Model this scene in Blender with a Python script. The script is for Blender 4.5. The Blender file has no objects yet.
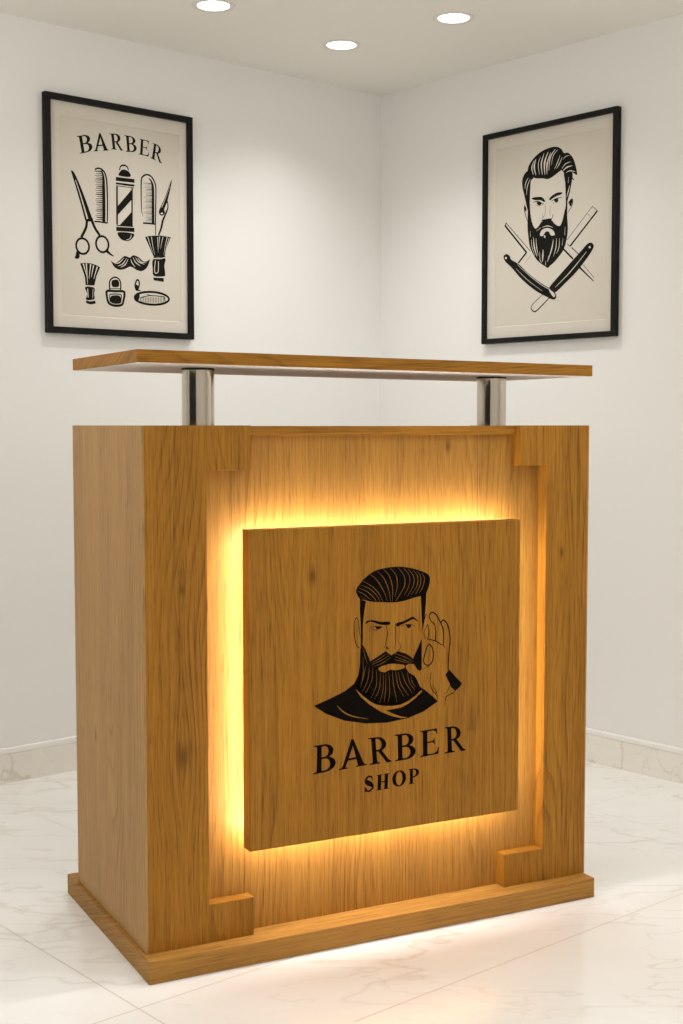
import bpy, bmesh, math, random
from mathutils import Vector, Matrix
from mathutils.geometry import tessellate_polygon

random.seed(4)
scene = bpy.context.scene
COL = scene.collection
PI = math.pi

# ------------------------------------------------------------------ measures (metres)
CAM_H, CAM_PITCH, FOCAL_PX = 1.1027, 0.0649, 1338.3
CORNER = Vector((0.1486, 5.1139, 0.0))          # where the two walls meet
RY = 0.7168                                     # heading of the left wall
CEIL = 2.335
ROOM = 5.6
TL = Vector((-math.cos(RY), -math.sin(RY), 0))  # from the corner along the left wall
TR = Vector((math.sin(RY), -math.cos(RY), 0))   # from the corner along the right wall
DESK = Vector((-0.3835, 2.6144, 0.0)); DESK_YAW = 0.4725
W, D, H = 1.076, 0.489, 1.1018

def srgb(r, g, b):
    f = lambda c: (c / 255 / 12.92) if c / 255 <= 0.04045 else ((c / 255 + 0.055) / 1.055) ** 2.4
    return (f(r), f(g), f(b), 1.0)

# ------------------------------------------------------------------ look
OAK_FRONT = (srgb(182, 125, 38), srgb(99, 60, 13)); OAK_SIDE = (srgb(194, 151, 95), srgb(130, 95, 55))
WOOD_LIGHT, WOOD_DARK = OAK_FRONT
WALLC = srgb(238, 237, 234); CEILC = srgb(237, 234, 227)
FLOORC = srgb(243, 242, 239); FLOORV = srgb(192, 178, 154)
LEDC = (1.0, 0.95, 0.93, 1); LED_POWER = 34.0
LAMPC = (1.0, 1.0, 0.985)
SPOT_SIZE, SPOT_BLEND, SPOT_POWER = 130, 1.0, 15.0
FILL_POINTS = [(2.7, 0.8, 12.5), (0.8, 2.7, 9.5), (4.4, 2.4, 10), (2.4, 4.4, 9), (4.4, 4.4, 10)]
FILL_SPOTS = [(2.1, 3.0, 35), (1.1, 2.6, 34), (3.2, 1.7, 42)]
EXPOSURE = 0.15

# ------------------------------------------------------------------ node helpers
class NT:
    def __init__(self, name):
        self.m = bpy.data.materials.new(name); self.m.use_nodes = True
        self.t = self.m.node_tree; self.t.nodes.clear()
        self.out = self.t.nodes.new('ShaderNodeOutputMaterial')
    def n(self, kind, **kw):
        nd = self.t.nodes.new('ShaderNode' + kind)
        for k, v in kw.items():
            if k.startswith('i_'):
                nd.inputs[k[2:].replace('_', ' ')].default_value = v
            else:
                setattr(nd, k, v)
        return nd
    def l(self, a, b): self.t.links.new(a, b)
    def val(self, sock, v):
        if isinstance(v, (int, float)): sock.default_value = v
        else: self.l(v, sock)
    def math(self, op, a, b=0.0, c=0.0, clamp=False):
        nd = self.n('Math', operation=op, use_clamp=clamp)
        self.val(nd.inputs[0], a); self.val(nd.inputs[1], b); self.val(nd.inputs[2], c)
        return nd.outputs[0]
    def noise(self, vec, scale, detail=2.0, rough=0.5, w=None, dist=0.0):
        nd = self.n('TexNoise', noise_dimensions='4D' if w is not None else '3D')
        self.l(vec, nd.inputs['Vector'])
        nd.inputs['Scale'].default_value = scale; nd.inputs['Detail'].default_value = detail
        nd.inputs['Roughness'].default_value = rough; nd.inputs['Distortion'].default_value = dist
        if w is not None: nd.inputs['W'].default_value = w
        return nd.outputs['Fac']
    def comb(self, x, y, z):
        nd = self.n('CombineXYZ')
        for i, v in enumerate((x, y, z)): self.val(nd.inputs[i], v)
        return nd.outputs[0]
    def ramp(self, fac, stops, interp='LINEAR'):
        nd = self.n('ValToRGB'); cr = nd.color_ramp; cr.interpolation = interp
        while len(cr.elements) < len(stops): cr.elements.new(0.5)
        for e, (p, c) in zip(cr.elements, stops): e.position = p; e.color = c
        self.l(fac, nd.inputs[0]); return nd.outputs['Color']
    def mix(self, fac, a, b, mode='MIX'):
        nd = self.n('Mix', data_type='RGBA', blend_type=mode)
        self.val(nd.inputs[0], fac)
        for s, v in ((nd.inputs[6], a), (nd.inputs[7], b)):
            if isinstance(v, tuple): s.default_value = v
            else: self.l(v, s)
        return nd.outputs[2]
    def maprange(self, v, a, b, c=0.0, d=1.0):
        nd = self.n('MapRange'); self.l(v, nd.inputs[0])
        for i, x in zip((1, 2, 3, 4), (a, b, c, d)): nd.inputs[i].default_value = x
        return nd.outputs[0]
    def principled(self, color, rough=0.5, metal=0.0, spec=0.5, coat=0.0, normal=None):
        b = self.n('BsdfPrincipled')
        if isinstance(color, tuple): b.inputs['Base Color'].default_value = color
        else: self.l(color, b.inputs['Base Color'])
        self.val(b.inputs['Roughness'], rough); b.inputs['Metallic'].default_value = metal
        b.inputs['Specular IOR Level'].default_value = spec; b.inputs['Coat Weight'].default_value = coat
        if normal is not None: self.l(normal, b.inputs['Normal'])
        self.l(b.outputs[0], self.out.inputs[0]); return b
    def bump(self, h, strength=0.2, dist=0.001):
        nd = self.n('Bump'); nd.inputs['Strength'].default_value = strength; nd.inputs['Distance'].default_value = dist
        self.l(h, nd.inputs['Height']); return nd.outputs[0]

def plain(name, color, rough=0.5, metal=0.0, spec=0.5):
    t = NT(name); co = t.n('TexCoord').outputs['Object']
    nz = t.noise(co, 60, 3)
    c = t.mix(t.maprange(nz, 0.3, 0.7, 0.0, 0.12), color, tuple(v * 0.9 for v in color[:3]) + (1,))
    t.principled(c, rough, metal, spec); return t.m

def emitter(name, color, strength):
    t = NT(name); e = t.n('Emission'); e.inputs[0].default_value = color; e.inputs[1].default_value = strength
    t.l(e.outputs[0], t.out.inputs[0]); return t.m

def oak(name, seed, grain='z', light=WOOD_LIGHT, dark=WOOD_DARK, knots=(), cath=1.0):
    """Straight and cathedral grained oak veneer; grain runs along z ('z') or along the length ('x')."""
    t = NT(name); co = t.n('TexCoord').outputs['Object']
    sep = t.n('SeparateXYZ'); t.l(co, sep.inputs[0])
    x, y, z = sep.outputs
    if grain == 'z':
        ac, al = t.math('ADD', x, y), z
    else:
        ac, al = t.math('ADD', z, t.math('MULTIPLY', y, 0.35)), t.math('ADD', x, t.math('MULTIPLY', y, 0.9))
    ac0 = ac
    knot_fac = None
    for (kx, kz, r) in knots:                    # grain bends around a knot
        dx = t.math('SUBTRACT', ac0, kx); dz = t.math('MULTIPLY', t.math('SUBTRACT', al, kz), 0.45)
        d2 = t.math('ADD', t.math('MULTIPLY', dx, dx), t.math('MULTIPLY', dz, dz))
        g = t.math('POWER', 2.718, t.math('MULTIPLY', d2, -1.0 / (2 * (r * 2.6) ** 2)))
        ac = t.math('ADD', ac, t.math('MULTIPLY', g, t.math('MULTIPLY', t.math('SIGN', dx), -r * 0.9)))
        k = t.math('POWER', 2.718, t.math('MULTIPLY', d2, -1.0 / (2 * (r * 0.55) ** 2)))
        knot_fac = k if knot_fac is None else t.math('MAXIMUM', knot_fac, k)
    warp = t.noise(t.comb(t.math('MULTIPLY', ac, 6.5), 0.0, t.math('MULTIPLY', al, 1.15)), 1.0, 1, 0.4, seed)
    warp2 = t.noise(t.comb(t.math('MULTIPLY', ac, 30.0), 0.0, t.math('MULTIPLY', al, 3.0)), 1.0, 2, 0.5, seed + 3.3)
    ph = t.math('ADD', t.math('MULTIPLY', ac, 70.0), t.math('ADD', t.math('MULTIPLY', warp, 19.0 * cath), t.math('MULTIPLY', warp2, 0.8)))
    ring = t.math('POWER', t.math('FRACT', ph), 4.0)   # early to late wood inside one growth ring
    ringamp = t.maprange(t.noise(t.comb(t.math('MULTIPLY', ac, 9.0), 0.0, t.math('MULTIPLY', al, 0.8)), 1.0, 1, 0.5, seed + 9.1), 0.38, 0.66, 0.05, 1.0)
    ring = t.math('MULTIPLY', ring, ringamp)
    fibre = t.noise(t.comb(t.math('MULTIPLY', ac, 330.0), 0.0, t.math('MULTIPLY', al, 4.0)), 1.0, 3, 0.65, seed + 1.7)
    fine = t.noise(t.comb(t.math('MULTIPLY', ac, 620.0), 0.0, t.math('MULTIPLY', al, 14.0)), 1.0, 2, 0.6, seed + 2.9)
    broad = t.noise(t.comb(t.math('MULTIPLY', ac, 16.0), 0.0, t.math('MULTIPLY', al, 0.6)), 1.0, 3, 0.6, seed + 5.0)
    pore = t.maprange(fine, 0.52, 0.66, 0.0, 1.0)
    v = t.math('ADD', t.math('MULTIPLY', ring, 0.42), t.math('MULTIPLY', t.maprange(fibre, 0.32, 0.68), 0.44))
    v = t.math('ADD', v, t.math('MULTIPLY', t.maprange(broad, 0.32, 0.68), 0.26))
    v = t.math('ADD', v, t.math('MULTIPLY', pore, 0.40), clamp=True)
    c = t.mix(v, light, dark)
    if knot_fac is not None:
        c = t.mix(t.math('MULTIPLY', knot_fac, 0.62), c, tuple(a * 0.25 for a in dark[:3]) + (1,))
    h = t.math('SUBTRACT', t.math('MULTIPLY', fibre, 0.6), t.math('MULTIPLY', pore, 0.6))
    t.principled(c, t.maprange(fibre, 0.2, 0.8, 0.46, 0.60), 0.0, 0.2, 0.0, t.bump(h, 0.10, 0.0006))
    return t.m

def paint(name, color, rough=0.75):
    t = NT(name); co = t.n('TexCoord').outputs['Object']
    nz = t.noise(co, 140, 4, 0.6)
    lo = t.noise(co, 1.3, 2)
    c = t.mix(t.maprange(lo, 0.3, 0.7, 0.0, 0.06), color, tuple(v * 0.93 for v in color[:3]) + (1,))
    t.principled(c, rough, 0.0, 0.25, 0.0, t.bump(nz, 0.05, 0.0008)); return t.m

def marble(name, base, vein, rough, scale=1.0, grout=False, dens=1.0):
    t = NT(name); co = t.n('TexCoord').outputs['Object']
    mp = t.n('Mapping'); t.l(co, mp.inputs[0]); mp.vector_type = 'TEXTURE'; mp.inputs['Rotation'].default_value = (0, 0, -0.716); mp.inputs['Scale'].default_value = (1 / (0.62 * scale), 1 / (1.7 * scale), 1 / (1.3 * scale))
    p = mp.outputs[0]
    wn = t.n('TexNoise'); t.l(p, wn.inputs['Vector']); wn.inputs['Scale'].default_value = 2.3; wn.inputs['Detail'].default_value = 4
    vm = t.n('VectorMath', operation='MULTIPLY_ADD'); t.l(wn.outputs['Color'], vm.inputs[0]); vm.inputs[1].default_value = (0.32, 0.32, 0.32); t.l(p, vm.inputs[2])
    q = vm.outputs[0]
    def veins(s, w, seed):
        f = t.noise(q, s, 3, 0.55, seed)
        return t.math('SUBTRACT', 1.0, t.maprange(t.math('ABSOLUTE', t.math('SUBTRACT', f, 0.5)), 0.0, w), clamp=True)
    a = t.math('POWER', veins(2.0, 0.016, 1.0), 1.3)
    b = veins(4.2, 0.012, 5.0)
    mask = t.maprange(t.noise(p, 1.4, 2, 0.5, 7.7), 0.34, 0.56)
    mask2 = t.maprange(t.noise(p, 2.1, 2, 0.5, 3.1), 0.38, 0.58)
    soft = t.maprange(t.noise(q, 1.7, 5, 0.6, 2.0), 0.40, 0.72)
    c = t.mix(t.math('MULTIPLY', soft, 0.28 * dens), base, vein)
    c = t.mix(t.math('MULTIPLY', t.math('MULTIPLY', a, mask), 0.55 * dens), c, vein)
    c = t.mix(t.math('MULTIPLY', t.math('MULTIPLY', b, mask2), 0.42 * dens), c, vein)
    r = rough
    if grout:
        sep = t.n('SeparateXYZ'); t.l(co, sep.inputs[0])
        gx, gy = sep.outputs[0], sep.outputs[1]  # gx along the left wall, gy along the right wall
        def line(v, at): return t.math('LESS_THAN', t.math('ABSOLUTE', t.math('SUBTRACT', v, at)), 0.0016)
        def lt(v, a): return t.math('LESS_THAN', v, a)
        def gt(v, a): return t.math('GREATER_THAN', v, a)
        ls = [line(gx, 2.14), t.math('MULTIPLY', line(gx, 1.67), lt(gy, 1.30)),
              t.math('MULTIPLY', line(gy, 1.645), gt(gx, 1.67)), t.math('MULTIPLY', line(gy, 1.955), lt(gx, 1.67 + .2)),
              t.math('MULTIPLY', line(gx, 0.45), gt(gy, 1.35)), t.math('MULTIPLY', line(gy, 1.35), lt(gx, 0.46)),
              line(gx, 3.34), line(gy, 3.0)]
        g = ls[0]
        for o in ls[1:]: g = t.math('MAXIMUM', g, o)
        c = t.mix(t.math('MULTIPLY', g, 0.62), c, srgb(168, 152, 130))
        r = t.math('ADD', t.math('MULTIPLY', g, 0.3), t.maprange(wn.outputs['Fac'], 0.3, 0.7, rough * 0.8, rough * 1.25))
    t.principled(c, r, 0.0, 0.5); return t.m

def brushed(name):
    t = NT(name); t.principled(srgb(200, 190, 176), 0.11, 1.0); return t.m

# ------------------------------------------------------------------ mesh helpers
def link(o, parent=None):
    COL.objects.link(o)
    if parent is not None: o.parent = parent
    return o

def mesh_obj(name, bm, mats, parent=None, smooth=False):
    me = bpy.data.meshes.new(name); bmesh.ops.recalc_face_normals(bm, faces=bm.faces[:]) if not smooth == 'keep' else None
    bm.to_mesh(me); bm.free()
    for m in (mats if isinstance(mats, (list, tuple)) else [mats]): me.materials.append(m)
    if smooth is True:
        for p in me.polygons: p.use_smooth = True
    return link(bpy.data.objects.new(name, me), parent)

def box_bm(bm, x0, x1, y0, y1, z0, z1, bevel=0.0, mat=0):
    vs = [bm.verts.new((x, y, z)) for x in (x0, x1) for y in (y0, y1) for z in (z0, z1)]
    fs = [bm.faces.new([vs[i] for i in f]) for f in ((0, 1, 3, 2), (4, 6, 7, 5), (0, 4, 5, 1), (2, 3, 7, 6), (0, 2, 6, 4), (1, 5, 7, 3))]
    for f in fs: f.material_index = mat
    if bevel:
        es = list({e for f in fs for e in f.edges})
        bmesh.ops.bevel(bm, geom=es, offset=bevel, segments=2, profile=0.5, affect='EDGES', material=-1)
    return fs

def box(name, dims, mat, parent=None, bevel=0.0015):
    bm = bmesh.new(); box_bm(bm, *dims, bevel=bevel); return mesh_obj(name, bm, mat, parent)

def lathe_bm(bm, prof, n=48, cx=0, cy=0):
    rings = []
    for r, z in prof:
        rings.append([bm.verts.new((cx + r * math.cos(2 * PI * i / n), cy + r * math.sin(2 * PI * i / n), z)) for i in range(n)])
    for a, b in zip(rings, rings[1:]):
        for i in range(n): bm.faces.new((a[i], a[(i + 1) % n], b[(i + 1) % n], b[i]))
    return rings

def empty(name, loc, rz=0.0):
    o = bpy.data.objects.new(name, None); o.empty_display_size = 0.1
    o.location = loc; o.rotation_euler = (0, 0, rz); return link(o)

def tag(o, label, cat, group=None):
    o['label'] = label; o['category'] = cat
    if group: o['group'] = group
    return o

def structure(o): o['kind'] = 'structure'; return o

# ------------------------------------------------------------------ drawing helpers (flat prints in local x/z, units of 0.1 mm)
def catmull(pts, closed, k=5):
    n = len(pts); out = []
    if n < 3: return [Vector(p) for p in pts]
    rng = range(n) if closed else range(n - 1)
    for i in rng:
        g = (lambda j: Vector(pts[j % n])) if closed else (lambda j: Vector(pts[min(max(j, 0), n - 1)]))
        p0, p1, p2, p3 = g(i - 1), g(i), g(i + 1), g(i + 2)
        for s in range(k):
            u = s / k
            out.append(0.5 * ((2 * p1) + (p2 - p0) * u + (2 * p0 - 5 * p1 + 4 * p2 - p3) * u * u + (3 * p1 - p0 - 3 * p2 + p3) * u ** 3))
    if not closed: out.append(Vector(pts[-1]))
    return out

class Drawing:
    def __init__(self, y, step=0.00025): self.bm = bmesh.new(); self.y = y; self.step = step
    def v(self, p, layer): return self.bm.verts.new((p[0] * 1e-4, self.y - layer * self.step, p[1] * 1e-4))
    def face(self, vs, mi):
        a, b = vs[1].co - vs[0].co, vs[2].co - vs[0].co
        if a.cross(b).length < 1e-13: return
        if a.cross(b).y > 0: vs = vs[::-1]
        try: self.bm.faces.new(vs).material_index = mi
        except ValueError: pass
    def poly(self, pts, ink, layer):
        vs = [self.v(p, layer) for p in pts]
        for tri in tessellate_polygon([[Vector((p[0], p[1], 0)) for p in pts]]): self.face([vs[i] for i in tri], ink)
    def strip(self, A, B, ink, layer, closed=False):
        a = [self.v(p, layer) for p in A]; b = [self.v(p, layer) for p in B]; n = len(a)
        for i in range(n if closed else n - 1):
            j = (i + 1) % n
            self.face([a[i], a[j], b[j]], ink); self.face([a[i], b[j], b[i]], ink)
    def stroke(self, pts, w, ink, layer, closed):
        c = catmull(pts, closed, 5); n = len(c); A, B = [], []
        for i, p in enumerate(c):
            q0 = c[(i - 1) % n] if closed else c[max(i - 1, 0)]; q1 = c[(i + 1) % n] if closed else c[min(i + 1, n - 1)]
            d = q1 - q0
            if d.length < 1e-9: d = Vector((1, 0))
            d.normalize(); nn = Vector((-d.y, d.x))
            u = i / max(n - 1, 1) * (len(w) - 1); k = min(int(u), len(w) - 2); ww = w[k] + (w[k + 1] - w[k]) * (u - k)
            A.append(p + nn * ww / 2); B.append(p - nn * ww / 2)
        self.strip(A, B, ink, layer, closed)
    def glyph(self, ch, quad):
        bl, br, tr, tl = [Vector(q) for q in quad]
        def M(p):
            u, v = p; a = bl.lerp(br, u); b = tl.lerp(tr, u); return a.lerp(b, v)
        for kind, *d in GLYPHS[ch]:
            if kind == 'P': self.poly([M(p) for p in d[0]], 1, 0)
            else: self.strip([M(p) for p in d[0]], [M(p) for p in d[1]], 1, 0, kind == 'R')
    def draw(self, items):
        for it in items:
            if it[0] == 'P': self.poly(catmull(it[3], True, 4), it[1], it[2])
            elif it[0] == 'F': self.poly([Vector(p) for p in it[3]], it[1], it[2])
            elif it[0] in 'SC': self.stroke(it[3], it[4], it[1], it[2], it[0] == 'C')
            else: self.glyph(it[1], it[2])
        return self
    def build(self, name, mats, parent): return mesh_obj(name, self.bm, mats, parent, 'keep')

def rect(x0, x1, y0, y1): return ('P', [(x0, y0), (x1, y0), (x1, y1), (x0, y1)])
def foot(xa, xb, s0, s1, y, up):                # bracketed serif round a stem s0..s1
    h = 0.035 if up else -0.035
    return ('P', [(xa, y), (xb, y), (xb, y + h), (s1 + 0.02, y + h * 1.6), (s1, y + h * 3), (s0, y + h * 3), (s0 - 0.02, y + h * 1.6), (xa, y + h)])
def bowl(xl, xm, xr, y0, y1, thick, thin):
    A, B = [(xl, y1)], [(xl, y1 - thin)]; cy, ry = (y0 + y1) / 2, (y1 - y0) / 2
    for i in range(17):
        a = PI / 2 - PI * i / 16
        A.append((xm + (xr - xm) * math.cos(a), cy + ry * math.sin(a)))
        B.append((xm + (xr - xm - thick) * math.cos(a), cy + (ry - thin) * math.sin(a)))
    A.append((xl, y0)); B.append((xl, y0 + thin)); return ('S', A, B)
def ribbon(pts, ws):
    c = catmull(pts, False, 6); A, B = [], []
    for i, p in enumerate(c):
        d = (c[min(i + 1, len(c) - 1)] - c[max(i - 1, 0)]).normalized(); u = i / (len(c) - 1) * (len(ws) - 1); k = min(int(u), len(ws) - 2)
        w = ws[k] + (ws[k + 1] - ws[k]) * (u - k); nn = Vector((-d.y, d.x)); A.append(p + nn * w / 2); B.append(p - nn * w / 2)
    return ('S', A, B)
GLYPHS = {
 'B': [rect(.15, .37, 0, 1), foot(0, .4, .15, .37, 0, 1), foot(0, .4, .15, .37, 1, 0), bowl(.3, .5, .93, .49, 1, .24, .065), bowl(.3, .52, 1.01, 0, .55, .26, .065)],
 'A': [('P', [(.44, 1), (.5, 1), (.56, .9), (.215, 0), (.1, 0)]), ('P', [(.44, 1), (.52, 1), (.94, 0), (.7, 0)]), rect(.24, .74, .275, .35), foot(0, .32, .12, .19, 0, 1), foot(.62, 1.02, .73, .91, 0, 1)],
 'R': [rect(.15, .37, 0, 1), foot(0, .5, .15, .37, 0, 1), foot(0, .38, .15, .37, 1, 0), bowl(.3, .45, .89, .455, 1, .24, .065), ('P', [(.42, .5), (.62, .5), (.92, .09), (1.03, .03), (1.03, 0), (.8, -.01)])],
 'E': [rect(.14, .38, 0, 1), foot(0, .45, .14, .38, 0, 1), foot(0, .45, .14, .38, 1, 0), rect(.3, .92, .945, 1), ('P', [(.92, 1), (.7, .95), (.86, .9), (.9, .78), (.94, .78)]),
       rect(.3, .72, .49, .545), ('P', [(.74, .64), (.68, .54), (.68, .49), (.74, .39), (.77, .39), (.77, .64)]), rect(.3, .95, 0, .055), ('P', [(.95, 0), (.72, .05), (.88, .11), (.95, .26), (1.0, .26)])],
 'S': [ribbon([(.86, .72), (.76, .9), (.5, .965), (.22, .88), (.18, .68), (.45, .54), (.78, .40), (.86, .2), (.6, .045), (.3, .06), (.1, .3)], [.08, .12, .11, .17, .31, .35, .31, .17, .12, .12, .08]), ('P', [(.8, .98), (.87, .98), (.9, .68), (.82, .68), (.74, .88)]), ('P', [(.06, 0), (.14, 0), (.3, .1), (.12, .33), (.04, .33)])],
 'H': [rect(.1, .37, 0, 1), rect(.63, .9, 0, 1), rect(.3, .7, .47, .54), foot(0, .45, .12, .33, 0, 1), foot(0, .45, .12, .33, 1, 0), foot(.55, 1, .67, .88, 0, 1), foot(.55, 1, .67, .88, 1, 0)],
 'O': [('R', [(.5 + .5 * math.cos(2 * PI * i / 32), .5 + .51 * math.sin(2 * PI * i / 32)) for i in range(32)], [(  .5 + .235 * math.cos(2 * PI * i / 32), .5 + .43 * math.sin(2 * PI * i / 32)) for i in range(32)])],
 'P': [rect(.13, .43, 0, 1), foot(0, .55, .15, .4, 0, 1), foot(0, .42, .15, .4, 1, 0), bowl(.3, .48, 1.02, .41, 1, .29, .075)],
}

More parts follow.
